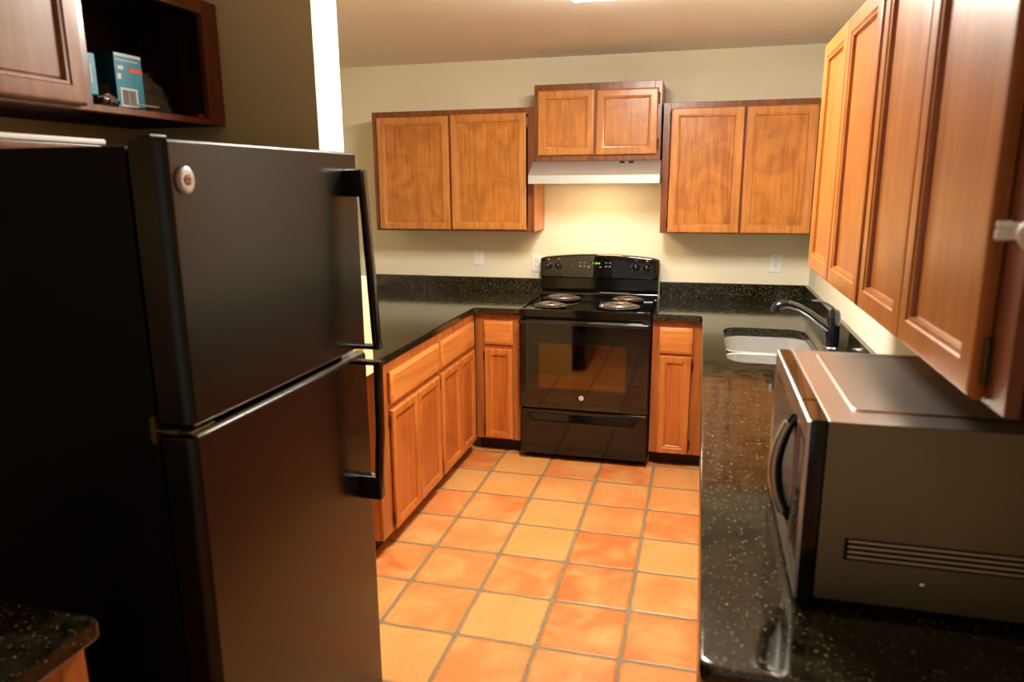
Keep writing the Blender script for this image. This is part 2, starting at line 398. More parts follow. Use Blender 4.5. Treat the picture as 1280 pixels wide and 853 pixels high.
# --- back wall, left upper (two doors)
def upper(name, label, x0, x1, z0, z1, d, doors, fm, pm_, rz=0, loc=None, cover=.0, group=None, side=None):
    w = x1-x0; t = thing(name, label, 'cabinet', loc or (x0, 0, z0), rz, group)
    h = z1-z0
    carcass(t, w, h, d, side or wood_frame)
    st = [(0, .04), (w-.04, w)]
    for i in range(len(doors)-1):
        c = (doors[i][1]+doors[i+1][0])/2; st.append((c-.022, c+.022))
    face_frame(t, 0, 0, w, h, d, st, [(.04, w-.04, 0, .04), (.04, w-.04, h-.04, h)], fm)
    for (a, b, c, e, s) in doors: make_door(t, a, c, b, e, -d-.0005, pm_, s)
    return t
D = .305
upper('wall_cabinet', 'two-door honey maple wall cabinet left of the range hood', -1.43, -.374, UB, 2.083, D,
      [(.035, .515, .008, .702, 'l'), (.527, 1.008, .01, .707, 'r')], wood_frame, [wood_door, wood_panel], side=wood_base)
upper('wall_cabinet', 'small two-door maple wall cabinet directly above the range hood', -.3725, .3755, 1.767, 2.207, D,
      [(.024, .362, .034, .404, 'l'), (.374, .727, .033, .399, 'r')], wood_frame, [wood_door, wood_panel])
upper('wall_cabinet', 'two-door honey maple wall cabinet on the back wall right of the range hood', .387, 1.262, UB, 2.082, D,
      [(.045, .444, .004, .704, 'l'), (.456, .83, .004, .702, 'r')], wood_frame, [wood_door, wood_panel])
# cap moulding of the small cabinet is slightly proud
# --- right wall uppers (rot -90: local x -> -y, local y -> +x)
RU = XR-.987-.0205
def right_upper(label, ya, yb, z1, doors, near=False):
    w = ya-yb; t = thing('wall_cabinet', label, 'cabinet', (XR, ya, UB), -PI/2); h = z1-UB
    carcass(t, w, h, RU, wood_shaded if near else wood_base)  # near end panel faces away from the lamp; its shade is in the wood colour
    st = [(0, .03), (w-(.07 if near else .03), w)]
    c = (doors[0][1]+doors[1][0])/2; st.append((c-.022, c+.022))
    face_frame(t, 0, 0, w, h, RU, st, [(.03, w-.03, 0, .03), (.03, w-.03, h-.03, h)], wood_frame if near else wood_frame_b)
    for (a, b, c, e, s) in doors: make_door(t, a, c, b, e, -RU-.0005, [wood_door_r, wood_panel_r], s, rail=.058, hm=brass if not near else bronze)
    return t
right_upper('far two-door maple wall cabinet on the right wall above the sink', -2.01, -2.847, 2.085, [(.01, .405, .004, .728, 'l'), (.417, .822, .004, .728, 'r')])
nearc = right_upper('near two-door maple wall cabinet on the right wall above the microwave', -2.849, -3.682, 2.085, [(.012, .377, .004, .728, 'l'), (.379, .763, .004, .728, 'r')], near=True)

# --- left upper over the fridge (rot +90: local x -> +y, local y -> -x)
LU = .315
def over_fridge():
    y0, y1, z0, z1 = -3.80, -2.793, 1.808, 2.135; w = y1-y0; h = z1-z0
    t = thing('wall_cabinet', 'dark reddish wall cabinet above the fridge with one door missing', 'cabinet', (XA, y0, z0), PI/2)
    carcass(t, w, h, LU, wood_shaded)  # darker wood stands in for the shade inside the open niche
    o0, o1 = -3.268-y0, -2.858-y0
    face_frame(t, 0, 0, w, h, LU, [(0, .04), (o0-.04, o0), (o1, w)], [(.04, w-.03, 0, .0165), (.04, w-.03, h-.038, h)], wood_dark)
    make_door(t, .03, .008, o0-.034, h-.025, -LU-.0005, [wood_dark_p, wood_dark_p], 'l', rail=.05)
    return t
over_fridge()

# --- base cabinets
CB = .879
def base_cab(name, label, loc, rz, w, d, doors, drawers, hingeside=None, stl=.035, str_=.035, d0=.09):
    t = thing(name, label, 'cabinet', loc, rz)
    mb = MB(); T = .017
    mb.box(0, -d+.019, d0, T, -.002, CB); mb.box(w-T, -d+.019, d0, w, -.002, CB); mb.box(T, -d+.019, d0, w-T, -.002, d0+T); mb.box(T, -.014, d0+T, w-T, -.002, CB)
    mb.build('cabinet_body', wood_base, t)
    MB().box(0, -d+.075, 0, w, -.002, d0-.001).build('toe_kick', shadow_wood, t)
    st = [(0, stl), (w-str_, w)]
    for i in range(len(doors)-1):
        if doors[i+1][0]-doors[i][1] > .02 or len(drawers) > 1 and i == 1:
            c = (doors[i][1]+doors[i+1][0])/2; st.append((c-.02, c+.02))
    face_frame(t, 0, d0, w, CB, d, st, [(stl, w-str_, d0, d0+.03), (stl, w-str_, .655, .70), (stl, w-str_, CB-.045, CB)], wood_frame_b)
    for (a, b, c, e, s) in doors: make_door(t, a, c, b, e, -d-.0005, [wood_base, wood_base_p], s, rail=.045)
    for (a, b, c, e) in drawers: make_drawer(t, a, c, b, e, -d-.0005, wood_draw)
    return t
# left run: faces +x at x=-.67 ; back panel at x=-1.28
LD = .61; LX = -.67-LD
# local x = y - y0
base_cab('base_cabinet', 'two-door maple base cabinet with one drawer nearest the fridge', (LX, -2.0, 0), PI/2, .73, LD,
         [(.115, .408, .098, .664, 'l'), (.414, .718, .098, .664, 'r')], [(.115, .722, .690, .838)], stl=.11, str_=.02)
base_cab('base_cabinet', 'two-door maple base cabinet with one drawer in the left corner', (LX, -1.269, 0), PI/2, .632, LD,
         [(.023, .318, .098, .664, 'l'), (.324, .59, .098, .664, 'r')], [(.023, .59, .690, .838)], stl=.02, str_=.04)
base_cab('base_cabinet', 'narrow one-door maple base cabinet left of the stove', (-.668, 0, 0), 0, .284, .615,
         [(.058, .236, .1, .667, 'l')], [(.056, .236, .694, .838)], stl=.062, str_=.054)
base_cab('base_cabinet', 'narrow one-door maple base cabinet right of the stove', (.386, 0, 0), 0, .31, .615,
         [(.046, .222, .094, .676, 'r')], [(.042, .222, .692, .84)], stl=.05, str_=.095)
# right run: faces -x at x=.705
RD = XR-.698
base_cab('base_cabinet', 'maple base cabinet under the sink facing the aisle', (XR, -.72, 0), -PI/2, 1.06, RD,
         [(.03, .52, .098, .664, 'l'), (.54, 1.03, .098, .664, 'r')], [(.03, 1.03, .690, .838)])
base_cab('base_cabinet', 'maple base cabinet on the right between sink and microwave', (XR, -1.781, 0), -PI/2, .95, RD,
         [(.03, .465, .098, .664, 'l'), (.485, .92, .098, .664, 'r')], [(.03, .92, .690, .838)])
base_cab('base_cabinet', 'maple base cabinet under the microwave at the near end of the right counter', (XR, -2.732, 0), -PI/2, .92, RD,
         [(.03, .45, .098, .664, 'l'), (.47, .89, .098, .664, 'r')], [(.03, .89, .690, .838)])

# ---------------------------------------------------------------- worktops
ZT = .919
t = thing('countertop', 'L-shaped black granite countertop left of the stove', 'countertop', (0, 0, 0))
P = roundpoly([(-1.66, -.003), (-1.66, -.75), (-1.42, -2.108), (-.664, -2.108), (-.664, -.652), (-.383, -.652), (-.383, -.003)], [0, 0, 0, .004, .03, .004, 0], 5)
P = roundpoly([(-1.66, -.003), (-1.66, -2.108), (-.664, -2.108), (-.664, -.652), (-.383, -.652), (-.383, -.003)], [0, 0, .004, .03, .004, 0], 5)
slab(MB(), P, .88, ZT, .008).build('worktop', gran, t)
MB().box(-1.66, -.022, ZT, -.386, -.001, 1.018, .002).build('backsplash', gran, t)
t = thing('countertop', 'L-shaped black granite countertop on the right with sink and microwave', 'countertop', (0, 0, 0))
P = roundpoly([(.386, -.003), (.386, -.652), (.6525, -.652), (.6525, -3.678), (XR-.003, -3.678), (XR-.003, -.003)], [0, .004, .03, .03, 0, 0], 5)
H = roundpoly([(.757, -1.685), (1.142, -1.685), (1.142, -.94), (.757, -.94)], .085, 8)
slab(MB(), P, .88, ZT, .008, hole=H).build('worktop', gran, t)
MB().box(.386, -.022, ZT, XR-.024, -.001, 1.018, .002).box(XR-.022, -3.66, ZT, XR-.001, -.001, 1.018, .002).build('backsplash', gran, t)

# ---------------------------------------------------------------- sink and faucet
t = thing('kitchen_sink', 'stainless double-bowl undermount sink in the right granite counter', 'sink', (.95, -1.31, .7))
def bowl(ya, yb, zt=.171):
    mb = MB(); o = offset
    def rr(i, z, r): return [(x, y, z) for x, y in roundpoly([(-.205+i, ya+i), (.205-i, ya+i), (.205-i, yb-i), (-.205+i, yb-i)], r, 7)]
    mb.loft([rr(-.0, zt-.001, .085), rr(0, zt+.0035, .085), rr(.010, zt+.0065, .08), rr(.016, zt+.001, .075), rr(.022, .04, .07), rr(.03, .015, .065), rr(.05, .004, .05), rr(.09, .001, .03)], cap0=False)
    b = mb.build('bowl', sink_steel, t)
    MB().lathe([(.045, .0015), (.045, .004), (.038, .003), (.02, -.0), (.002, 0)], (0, (ya+yb)/2, .002), n=20).build('drain', chrome, b)
bowl(-.392, -.004); bowl(.004, .39)

t = thing('faucet', 'black single-lever kitchen faucet behind the sink', 'faucet', (1.205, -1.34, ZT))
MB().lathe([(.034, 0), (.034, .006), (.030, .011), (.0285, .012)], n=24).build('base_ring', chrome, t)
MB().lathe([(.029, .012), (.0295, .03), (.028, .10), (.0275, .14), (.026, .155), (.020, .170), (.008, .177)], n=24).build('faucet_body', faucet_mat, t)
sp = []; pts = [(-.01, .0, .085), (-.05, 0, .115), (-.10, 0, .152), (-.145, 0, .178), (-.185, 0, .191), (-.215, 0, .190), (-.238, 0, .178), (-.246, 0, .158)]
MB().tube(pts, [.020, .0185, .017, .0165, .018, .021, .0225, .020], 14).build('spout', faucet_mat, t)
MB().lathe([(.0165, 0), (.0165, -.006), (.008, -.007)], (-.247, 0, .156), n=16).build('spray_head', blk_plastic, t)
MB().tube([(.004, 0, .165), (-.008, 0, .182), (-.035, 0, .200), (-.07, 0, .211), (-.10, 0, .212)], [.013, .012, .010, .008, .006], 10, flat=.6).build('lever_handle', faucet_mat, t)
t = thing('sink_hole_cover', 'small black disc on the counter beside the faucet base', 'cover', (1.205, -1.43, ZT))
MB().lathe([(.026, 0), (.026, .006), (.02, .011), (.004, .013)], n=20).build('cap', faucet_mat, t)

# ---------------------------------------------------------------- stove
t = thing('stove', 'black freestanding electric coil stove between the base cabinets', 'stove', (0, 0, 0))
MB().box(-.378, -.64, .035, .378, -.03, .900, .003).box(-.36, -.60, 0, .36, -.05, .035).build('stove_body', blk_gloss, t)
# cooktop with raised rim
mb = MB()
def rr(x0, y0, x1, y1, z, r): return [(x, y, z) for x, y in roundpoly([(x0, y0), (x1, y0), (x1, y1), (x0, y1)], r, 4)]
mb.loft([rr(-.382, -.66, .382, -.03, .868, .012), rr(-.382, -.662, .382, -.03, .915, .012), rr(-.379, -.659, .379, -.033, .924, .012), rr(-.368, -.648, .368, -.044, .925, .012), rr(-.360, -.64, .360, -.05, .918, .012)])
ck = mb.build('cooktop', blk_gloss, t)
def burner(x, y, r):
    b = MB().lathe([(r+.022, .926), (r+.024, .9275), (r+.02, .9285), (r+.012, .926), (r+.002, .921), (r-.02, .9195), (.02, .9192)], (x, y, 0), n=32, cap=False).build('burner', pan_mat, t)
    mb = MB(); turns = 4 if r > .09 else 3; pts = []
    n = int(turns*26)
    for k in range(n+1):
        a = 2*PI*turns*k/n; q = .022+(r-.022)*k/n; pts.append((x+q*math.cos(a), y+q*math.sin(a), .936))
    pts.append((x+r*1.0, y+.0, .936)); mb.tube(pts[:-1], .0050, 7, flat=.8); mb.build('coil', coil_mat, b)
    mb = MB(); mb.lathe([(.018, .930), (.018, .939), (.002, .94)], (x, y, 0), n=14)
    for k in range(3):
        a = 2*PI*k/3+.5; ca, sa = math.cos(a), math.sin(a); mb.tube([(x+.015*ca, y+.015*sa, .928), (x+(r+.01)*ca, y+(r+.01)*sa, .928)], .003, 6)
    mb.build('coil_support', chrome, b)
burner(-.205, -.235, .098); burner(-.225, -.515, .075); burner(.205, -.205, .075); burner(.18, -.475, .098)
# backguard
mb = MB()
mb.prism([(-.03, .90), (-.115, .90), (-.115, .93), (-.108, .945), (-.085, .955), (-.075, .965), (-.072, 1.045), (-.03, 1.045)], -.378, .378, 'x')
mb.build('backguard', blk_gloss, t)
mb = MB(); rings = []
nseg = 24
for k in range(nseg+1):
    x = -.381+.762*k/nseg; u = x/.381; top = 1.166+.026*(1-u*u)
    e = .006*(1 if k in (0, nseg) else 0)
    rings.append([(x, -.028, 1.036+e), (x, -.088+e, 1.036+e), (x, -.096+e, 1.044+e), (x, -.082+e, top-.012-e), (x, -.074, top-.002-e), (x, -.062, top-e), (x, -.028, top-e)])
mb.loft(rings); console = mb.build('control_panel', blk_glass, t)
def kface(z): return -.096+(z-1.044)*.014/.12
for x, z in ((-.327, 1.112), (-.258, 1.114), (.238, 1.114), (.306, 1.11)):
    y = kface(z)
    kb = MB().lathe([(.024, 0), (.024, -.004), (.0195, -.008), (.018, -.02), (.015, -.023), (.003, -.0235)], (x, y, z), 'y', 22)
    kb.box(x-.0045, y-.033, z-.019, x+.0045, y-.02, z+.019, .002)
    k = kb.build('knob', blk_handle, t)
    MB().box(x-.0012, y-.0345, z+.004, x+.0012, y-.0325, z+.017).build('pointer_mark', gray_mark, k)
    mm = MB()
    for a in range(-130, 131, 26):
        r = math.radians(a); mx, mz = x+.031*math.sin(r), z+.031*math.cos(r)
        mm.sphere((mx, kface(mz)-.0002, mz), .0013, n=6)
    mm.box(x-.006, kface(z+.044)-.0006, z+.041, x+.006, kface(z+.044)+.001, z+.047)
    mm.build('dial_markings', gray_mark, t)
# display: seven segment 1:24
SEG = {'1': 'bc', '2': 'abged', '4': 'fgbc'}
mb = MB()
def seg(cx, cz, ch, w=.0095, h=.017, s=.0026):
    y = kface(cz)-.0013
    R = {'a': (-w/2, h/2), 'g': (-w/2, 0), 'd': (-w/2, -h/2)}
    for q in SEG[ch]:
        if q in R: mb.box(cx-w/2, y, cz+R[q][1]-s/2, cx+w/2, y+.0012, cz+R[q][1]+s/2)
        else:
            px = cx + (w/2 if q in 'bc' else -w/2); pz = cz + (h/4 if q in 'bf' else -h/4)
            mb.box(px-s/2, y, pz-h/4, px+s/2, y+.0012, pz+h/4)
dz = 1.131
seg(-.040, dz, '1'); seg(-.016, dz, '2'); seg(.002, dz, '4')
for q in (-.003, .003): mb.box(-.0245, kface(dz)-.0013, dz+q-.001, -.0225, kface(dz), dz+q+.001)
disp = MB().box(-.05, kface(1.131)-.0012, 1.118, .018, kface(1.131)+.004, 1.144, .001).build('clock_display', blk_glass, t)
mb.build('display_digits', green_led, disp)
for bx_, bz in [(-.118, 1.136), (-.09, 1.136), (-.118, 1.114), (-.09, 1.114), (-.064, 1.110), (.012, 1.110), (.048, 1.136), (.072, 1.136), (.048, 1.114), (.072, 1.114)]:
    MB().box(bx_-.007, kface(bz)-.0012, bz-.0045, bx_+.007, kface(bz)+.002, bz+.0045, .001).build('button', mat('button_grey', lin('86817a'), .5) if 'button_grey' not in bpy.data.materials else bpy.data.materials['button_grey'], t)
mb = MB()
for (x0, x1, z) in [(-.185, -.155, 1.128), (-.174, -.166, 1.118), (-.108, -.098, 1.149), (.05, .07, 1.149), (-.04, -.005, 1.107)]:
    mb.box(x0, kface(z)-.0007, z-.0012, x1, kface(z)+.001, z+.0012)
mb.build('panel_markings', gray_mark, t)
# oven door
yd = -.642
od = MB().box(-.378, -.682, .332, .378, yd, .866, .006, 3).build('oven_door', blk_glass, t)
mb = MB(); wx0, wx1, wz0, wz1 = -.262, .248, .46, .73
mb.panel(wx0, wz0, wx1, wz1, [(0, -.681), (0, -.6835), (.001, -.6838), (.004, -.6838), (.005, -.6826)]); mb.build('oven_window', blk_win, od)
hm_ = MB(); hp = []
hm_.box(-.372, -.722, .846, .372, -.703, .866, .006, 3); hm_.box(-.372, -.706, .846, -.335, -.68, .866, .004); hm_.box(.335, -.706, .846, .372, -.68, .866, .004)
hm_.build('door_handle', blk_handle, od)
bd = MB().lathe([(.0145, -.681), (.0145, -.6845), (.012, -.6855), (.001, -.6855)], (-.006, 0, .409), 'y', 24).build('logo_badge', badge_mat, od)
def monogram(parent_, cx, y, cz, s, axis='y'):
    mb = MB(); loops = []
    for sx in (-1, 1):
        pts = []
        for k in range(15):
            a = -2.4+k*.36; r = s*(.16+.02*k)
            u = sx*(s*.28)+r*.55*math.cos(a)*sx; v = r*math.sin(a)
            pts.append((cx+u, y, cz+v) if axis == 'y' else (y, cx+u, cz+v))
        mb.tube(pts, s*.05, 6)
    return mb
MB_ = monogram(None, -.006, -.6858, .409, .014)
MB_.build('logo_script', blk_plastic, t)
# storage drawer with scooped grip
mb = MB().box(-.374, -.672, .045, .374, yd, .322, .006, 3); dr = mb.build('storage_drawer', blk_gloss, t)
mb = MB(); mb.loft([[(-.325, -.6724, .295), (.328, -.6724, .295), (.30, -.6724, .248), (-.30, -.6724, .248)], [(-.318, -.676, .298), (.321, -.676, .298), (.296, -.686, .256), (-.296, -.686, .256)], [(-.316, -.679, .290), (.319, -.679, .290), (.292, -.683, .258), (-.292, -.683, .258)]])
mb.build('grip', blk_gloss, dr)

# ---------------------------------------------------------------- range hood
t = thing('range_hood', 'stainless steel under-cabinet range hood above the stove', 'range hood', (.004, 0, 1.765))
mb = MB(); x0, x1 = -.379, .381
zt, zf, zb = 0, -.082, -.129
mb.prism([(-.003, zt), (-.335, zt), (-.458, zf), (-.462, zb), (-.452, zb), (-.448, zb+.02), (-.02, zb+.02), (-.015, zb), (-.003, zb)], x0, x1)
mb.prism([(-.02, zb), (-.452, zb), (-.452, zb+.021), (-.02, zb+.021)], x0, x0+.008); mb.prism([(-.02, zb), (-.452, zb), (-.452, zb+.021), (-.02, zb+.021)], x1-.008, x1)
mb.build('hood_body', steel_x, t)
MB().box(-.17, -.30, zb+.012, .17, -.12, zb+.019).build('grease_filter', steel, t)
MB().box(-.09, -.43, zb+.006, .12, -.335, zb+.0195, .003).build('hood_lamp', hood_lamp, t)
for sx in (.160, .212):
    MB().box(-.014, -.006, -.005, .014, .006, .006, .002).build('switch', blk_plastic, t, loc=(sx-.002, -.352, -.0095), rot=(math.radians(33), 0, 0))

# ---------------------------------------------------------------- outlets
def plate(x, z, label, kind, slots=True):
    t = thing('wall_outlet' if slots else 'light_switch', label, kind, (x, -.0005, z))
    MB().box(-.036, -.006, -.059, .036, 0, .059, .004, 3).build('cover_plate', white_plastic, t)
    if slots:
        for s in (-.021, .021):
            r = MB().box(-.017, -.008, s-.0145, .017, -.005, s+.0145, .003, 3).build('receptacle', white_plastic, t)
            MB().box(-.0085, -.0088, s-.002, -.006, -.0075, s+.008).box(.006, -.0088, s-.002, .0085, -.0075, s+.006).box(-.0025, -.0088, s-.010, .0025, -.0075, s-.006).build('slots', slot_dark, r)
    else:
        MB().box(-.0165, -.0095, -.033, .0165, -.005, .033, .002).build('rocker', white_plastic, t)
    MB().lathe([(.003, -.006), (.003, -.0075), (.0005, -.008)], (0, 0, 0 if slots else .048), 'y', 10).build('screw', gray_mark, t)
plate(-.83, 1.153, 'white rocker switch plate on the wall below the left cabinet', 'switch', False)
plate(-.424, 1.119, 'white outlet half hidden behind the left end of the stove', 'outlet')
plate(1.08, 1.152, 'white duplex outlet on the wall near the right corner', 'outlet')

# ---------------------------------------------------------------- refrigerator
FX, FY0, FY1 = -.305, -3.561, -2.797
t = thing('refrigerator', 'black top-freezer refrigerator in the alcove on the left', 'refrigerator', (0, 0, 0))
MB().box(-1.02, FY0+.006, .02, -.394, FY1-.006, 1.714, .006).box(-.98, FY0+.05, 0, -.44, FY1-.05, .02).build('cabinet_body', fridge_side, t)
MB().box(-.3935, FY0+.02, .09, -.3805, FY1-.02, 1.708, .002).build('door_gasket', blk_matte, t)
def fdoor(name, z0, z1):
    # slightly bowed front, bevelled vertical edges
    pts = [(-.380, FY0)]; n = 12
    pts += [(-.335, FY0), (-.318, FY0+.004), (-.309, FY0+.012)]
    for k in range(n+1):
        v = k/n; pts.append((-.308+.005*(1-(2*v-1)**2), FY0+.018+(FY1-FY0-.036)*v))
    pts += [(-.309, FY1-.012), (-.318, FY1-.004), (-.335, FY1), (-.380, FY1)]
    mb = MB(); mb.loft([[(x, y, z0+.004) for x, y in offset(pts, .004)], [(x, y, z0+.0) for x, y in offset(pts, .006)]][::-1] + [[(x, y, z) for x, y in (pts if area2(pts) > 0 else pts[::-1])] for z in (z0+.008, z1-.008)] + [[(x, y, z1-.002) for x, y in offset(pts, .003)], [(x, y, z1) for x, y in offset(pts, .009)]])
    return mb.build(name, fridge_front, t, ang=50)
fz = fdoor('freezer_door', 1.182, 1.727); fr = fdoor('fridge_door', .04, 1.163)
# handles
def handle(parent_, ztop, zbot, mount_top):
    yc = -2.879; mb = MB()
    if mount_top: path = [(-.257, ztop-.005), (-.252, ztop-.09), (-.245, (ztop+zbot)/2), (-.236, zbot+.02), (-.232, zbot)]
    else: path = [(-.234, ztop), (-.236, ztop-.02), (-.239, (ztop+zbot)/2), (-.246, zbot+.09), (-.250, zbot+.005)]
    path = [Vector((x, yc, z)) for x, z in path]
    rings = []
    for p_ in path:
        ww, dd = .017, .014
        rings.append([(p_.x+dd*math.cos(a)*(.8 if math.cos(a) > 0 else 1), yc+ww*math.sin(a), p_.z) for a in [2*PI*k/14 for k in range(14)]])
    mb.loft(rings)
    if mount_top:
        mb.box(-.308, yc-.017, ztop-.07, -.25, yc+.017, ztop+.002, .006); mb.box(-.31, yc-.015, zbot-.004, -.224, yc+.015, zbot+.008, .003)
    else:
        mb.box(-.31, yc-.015, ztop-.008, -.224, yc+.015, ztop+.004, .003); mb.box(-.308, yc-.017, zbot-.002, -.238, yc+.017, zbot+.07, .006)
    mb.build('door_handle', blk_handle, parent_)
handle(fz, 1.679, 1.195, True); handle(fr, 1.153, .742, False)
bd = MB(); bd.lathe([(.0245, -.308), (.0245, -.301), (.020, -.2985), (.011, -.299)], (0, -3.512, 1.652), 'x', 26, sx=.85)
bd = bd.build('logo_badge', badge_mat, fz)
MB().lathe([(.010, -.2995), (.010, -.2975), (.001, -.297)], (0, -3.512, 1.652), 'x', 22).build('badge_centre', badge_red, fz)
monogram(None, -3.512, -.2968, 1.652, .016, 'x').build('logo_script', badge_mat, fz)
# centre hinge and trim strip
mb = MB(); mb.box(-.402, FY0-.004, 1.146, -.390, FY0+.014, 1.2, .002); mb.tube([(-.392, FY0-.002, 1.174), (-.36, FY0-.004, 1.173), (-.338, FY0+.0, 1.172)], [.003, .004, .006], 8); mb.box(-.375, FY0+.0, 1.170, -.312, FY0+.075, 1.1745, .001)
mb.build('middle_hinge', brass_dull, t)
MB().box(-.372, FY0+.012, 1.7275, -.34, FY0+.055, 1.733, .002).build('top_hinge', blk_plastic, t)
MB().box(-.322, FY0+.015, 1.1625, -.309, FY1-.03, 1.1650, .0008).build('door_trim', steel, t)
MB().box(-.44, FY0+.02, .008, -.365, FY1-.02, .036).build('toe_grille', blk_plastic, t)
# board on the fridge
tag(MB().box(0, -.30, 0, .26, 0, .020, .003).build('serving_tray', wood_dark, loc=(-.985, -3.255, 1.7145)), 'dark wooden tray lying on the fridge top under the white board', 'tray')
tag(MB().box(0, -.36, 0, .29, 0, .013, .004, 3).build('cutting_board', white_plastic, loc=(-1.01, -3.245, 1.735)), 'white cutting board lying on top of the fridge', 'cutting board')

# ---------------------------------------------------------------- items in the open cabinet
SZ = 1.8253
def carton(name, label, loc, rz, w, d, h, front_extras):
    t = thing(name, label, 'box', loc, rz)
    mb = MB().box(0, 0, 0, w, d, h, .0015)
    for f in mb.bm.faces:
        f.material_index = 1 if abs(f.normal.y) > .8 or f.normal.x < -.8 else 0
    mb.build('carton', [teal, teal_dark], t); front_extras(t); return t
def big_extra(t):   # front is +x local at x = w
    X = .155+.0004
    MB().box(X-.001, .010, .007, X+.0006, .066, .052).build('barcode_label', carton_white, t)
    mb = MB(); y = .016
    while y < .060:
        ww = random.choice([.001, .0016, .0025]); mb.box(X+.0002, y, .012, X+.001, y+ww, .047); y += ww+random.choice([.0012, .002])
    mb.build('barcode', slot_dark, t)
    MB().box(X-.001, .046, .091, X+.0006, .0895, .101).build('orange_band', carton_orange, t)
    MB().box(X-.001, .0015, .125, X+.0006, .088, .1315).box(X-.001, .004, .115, X+.0006, .076, .1175).box(X-.001, .010, .094, X+.0006, .027, .103).box(X-.001, .006, .071, X+.0006, .017, .084).build('white_print', carton_white, t)
    MB().box(.03, -.0006, .01, .135, .001, .062).build('brown_print', carton_brown, t)
carton('light_bulb_box', 'large blue carton with orange band and barcode in the open cabinet', (-.918, -3.146, SZ+.0003), 0, .155, .09, .133, big_extra)
def small_extra(t):
    X = .07+.0004
    MB().box(X-.001, .010, .015, X+.0006, .017, .08).box(X-.001, .025, .025, X+.0006, .029, .068).build('white_print', carton_white, t)
t = carton('light_bulb_box', 'small light blue carton leaning at the left of the open cabinet', (-.835, -3.246, SZ+.027), 0, .07, .044, .092, small_extra)
# loose bulbs under/beside the small carton
def bulb(loc, rz, label):
    t = thing('light_bulb', label, 'light bulb', loc, rz, 'loose bulbs in the open cabinet')
    MB().lathe([(.004, -.030), (.013, -.026), (.015, -.016), (.014, -.004), (.009, .010), (.0075, .016)], (0, 0, .0152), 'x', 18).build('glass_bulb', glass, t)
    MB().lathe([(.0078, .014), (.0082, .03), (.004, .034), (.001, .035)], (0, 0, .0152), 'x', 14).build('screw_base', chrome, t)
    return t
bulb((-.765, -3.222, SZ), .3, 'loose glass bulb in front of the small blue carton')
bulb((-.755, -3.178, SZ), 1.9, 'loose glass bulb lying against the large blue carton')
bulb((-.795, -3.19, SZ), 1.0, 'loose glass bulb behind the two others in the open cabinet')
# papers
t = thing('leaflet', 'curled white leaflet lying on the open cabinet shelf', 'paper', (-.862, -3.225, SZ))
mb = MB(); rings = []
for k in range(15):
    y = .02+.36*k/14; z = .0015+.010*math.sin(PI*k/14)**2*(1 if k < 12 else 1)
    a = .012*math.sin(k*.9)
    rings.append([(0+a, y, .001), (.07+a*.5, y, z), (.07+a*.5, y, z+.0012), (a, y, .0022)])
# keep clear of carton by sitting in front strip
mb = MB(); rings = []
for k in range(17):
    v = k/16; y = .075+.28*v; z = .0006+.020*math.sin(PI*min(1, v*1.15))**2
    rings.append([(.104, y, z*.2+.0003), (.104+.035*(1-.6*abs(v-.4)), y, z), (.104+.035*(1-.6*abs(v-.4)), y, z+.0016), (.104, y, z*.2+.0017)])
mb.build('sheet', paper, t)
MB().box(.108, .12, .0125, .124, .19, .0142, .0005).build('folded_flap', paper, t)
tag(MB().lathe([(.0045, 0), (.0052, .002), (.0052, .016), (.004, .018)], axis='y', n=12).build('pen_cap', red_cap, loc=(-.738, -2.885, SZ+.0054)), 'tiny red cap at the right end of the open cabinet shelf', 'cap')
# crumpled clear bag
mb = MB(); nu, nv = 16, 20; rows = []
rnd = random.Random(4)
for i in range(nu+1):
    row = []
    for j in range(nv):
        a = 2*PI*j/nv; v = i/nu; rr_ = (.05+.03*v)*(1-.75*v**3)
        jx = .014*rnd.uniform(-1, 1); jz = .010*rnd.uniform(-1, 1)
        row.append((.0+rr_*.55*math.cos(a)+jx*.6, .085*math.sin(a)*(1-.6*v)+.04*v*-1+jx, max(.001, .105*v+jz)))
    rows.append(row)
mb.loft(rows, cap0=False, cap1=False)
tag(mb.build('plastic_bag', film, loc=(-.835, -2.955, SZ+.001), ang=180), 'crumpled clear plastic bag beside the large blue carton', 'plastic bag')

# ---------------------------------------------------------------- microwave
MX, MY0, MY1, MZ0, MZ1 = .843, -3.461, -2.93, ZT+.014, 1.257
t = thing('microwave', 'stainless countertop microwave at the near end of the right counter', 'microwave', (MX, MY0, ZT))
w_ = MY1-MY0; h1 = MZ1-ZT; h0 = .014
mb = MB().box(0, 0, h0, .39, w_, h1, .004)
for f in mb.bm.faces: f.material_index = 1 if f.normal.z > .7 else 0
# embossed panel on top
P0 = roundpoly([(.045, .06), (.36, .06), (.36, w_-.03), (.045, w_-.03)], .02, 5)
P1 = offset(P0, .005)
P0 = P0 if area2(P0) > 0 else P0[::-1]
mb.loft([[(x, y, h1-.001) for x, y in P0], [(x, y, h1+.0035) for x, y in P1], [(x, y, h1+.0035) for x, y in offset(P0, .009)], [(x, y, h1+.0018) for x, y in offset(P0, .014)]], mi=1, mi_cap1=1)
mb.build('casing', [mw_side, steel], t)
for k in range(4):
    MB().box(.048, -.0012, .098+.0095*k, .33, .004, .1015+.0095*k, .0008).build('vent_rib', brass if False else mat('vent_metal', lin('d8c9a4'), .4, .6) if 'vent_metal' not in bpy.data.materials else bpy.data.materials['vent_metal'], t)
MB().box(.042, -.0004, .094, .336, .003, .134).build('vent_recess', blk_matte, t)
MB().lathe([(.005, 0), (.005, -.002), (.001, -.003)], (.167, 0, .062), 'y', 12).build('screw', chrome, t)
for fx_, fy_ in ((.03, .04), (.36, .04), (.03, w_-.04), (.36, w_-.04)):
    MB().lathe([(.012, 0), (.014, .015)], (fx_, fy_, 0), n=14).build('foot', blk_plastic, t)
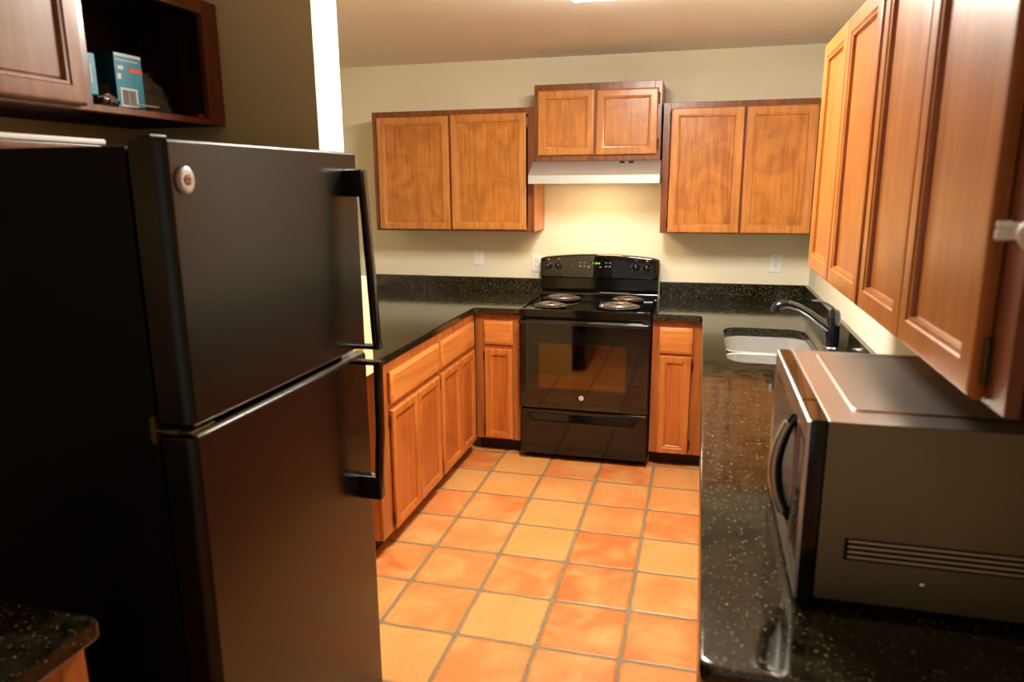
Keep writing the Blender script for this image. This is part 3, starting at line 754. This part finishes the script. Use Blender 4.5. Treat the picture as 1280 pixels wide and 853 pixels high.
# bezel (door + control panel), black glossy slab with stainless trim
dsp = .118
dr = MB().box(-.028, dsp+.002, h0-.004, -.0005, w_+.002, h1, .004, 3).build('door', blk_gloss, t)
cp = MB().box(-.028, -.002, h0-.004, -.0005, dsp, h1, .004, 3).build('control_panel', blk_gloss, t)
def frame_yz(y0, y1, z0, z1, b_, xs=(-.027, -.031, -.033, -.031, -.0285), bb=None):
    mb = MB(); bl, br, bt, bo = bb or (b_, b_, b_, b_)
    def rc(i, x): return [(x, y0+bl*i, z0+bo*i), (x, y1-br*i, z0+bo*i), (x, y1-br*i, z1-bt*i), (x, y0+bl*i, z1-bt*i)]
    return mb.loft([rc(i, x) for i, x in zip((0, .05, .5, .9, 1), xs)], cap0=False, cap1=False)
frame_yz(dsp+.003, w_+.001, h0-.003, h1-.002, .03, bb=(.012, .028, .045, .055)).build('door_trim', steel, dr)
frame_yz(-.001, dsp-.001, h0-.003, h1-.002, .02, bb=(.012, .008, .045, .055)).build('panel_trim', steel, cp)
MB().box(-.0295, dsp+.014, h0+.05, -.027, w_-.026, h1-.046).build('door_glass', blk_glass, dr)
MB().box(-.0295, .010, h0+.05, -.027, dsp-.008, h1-.046).build('control_glass', blk_glass, cp)
mb = MB()
for r_ in range(4):
    for c_ in range(3):
        mb.box(-.0302, .026+c_*.026, h0+.07+r_*.028, -.0293, .044+c_*.026, h0+.088+r_*.028, .001)
mb.build('keypad', mat('keypad_grey', lin('3c3a38'), .5), cp)
pts = []; n = 14
for k in range(n+1):
    v = k/n; z = .10+.205*v; pts.append((-.031-.030*math.sin(PI*v)**.8, dsp+.012, z))
mb = MB(); mb.tube(pts, [.009+.003*math.sin(PI*k/n) for k in range(n+1)], 12)
hd = mb.build('door_handle', blk_handle, dr)
MB().tube([(x-.006, y-.004, z) for x, y, z in pts[1:-1]], .0085, 10).build('handle_trim', steel, hd)

# ---------------------------------------------------------------- white hook on the near cabinet end
t = thing('wall_hook', 'white round-headed plastic hook on the near end of the right wall cabinet', 'hook', (.992, -3.683, 1.584))
MB().box(-.024, -.008, -.013, -.006, 0, .001, .003).box(-.023, -.007, .002, -.006, 0, .010, .002).box(-.008, -.006, -.012, .012, 0, .008, .002).build('base_plate', white_plastic, t)
MB().tube([(-.008, -.004, -.004), (-.003, -.016, -.003), (.002, -.028, -.003)], [.008, .007, .009], 12).build('stem', white_plastic, t)
MB().sphere((.004, -.036, -.003), .0165, sc=(1, .8, 1.1)).build('round_head', white_plastic, t)

# ---------------------------------------------------------------- low counter on the near left
y1 = -3.79
t = base_cab('base_cabinet', 'dark wooden base cabinet in the near left corner beside the fridge', (XA, -4.78, 0), PI/2, .975, -.372-XA,
         [(.06, .48, .098, .664, 'l'), (.495, .915, .098, .664, 'r')], [(.06, .915, .690, .838)], stl=.05, str_=.05)
ct = slab(MB(), roundpoly([(XA+.002, -4.78), (-.343, -4.78), (-.343, y1), (XA+.002, y1)], [0, .004, .012, 0], 4), .88, ZT, .008).build('countertop', gran)
tag(ct, 'black granite top of the dark cabinet in the near left corner', 'countertop')
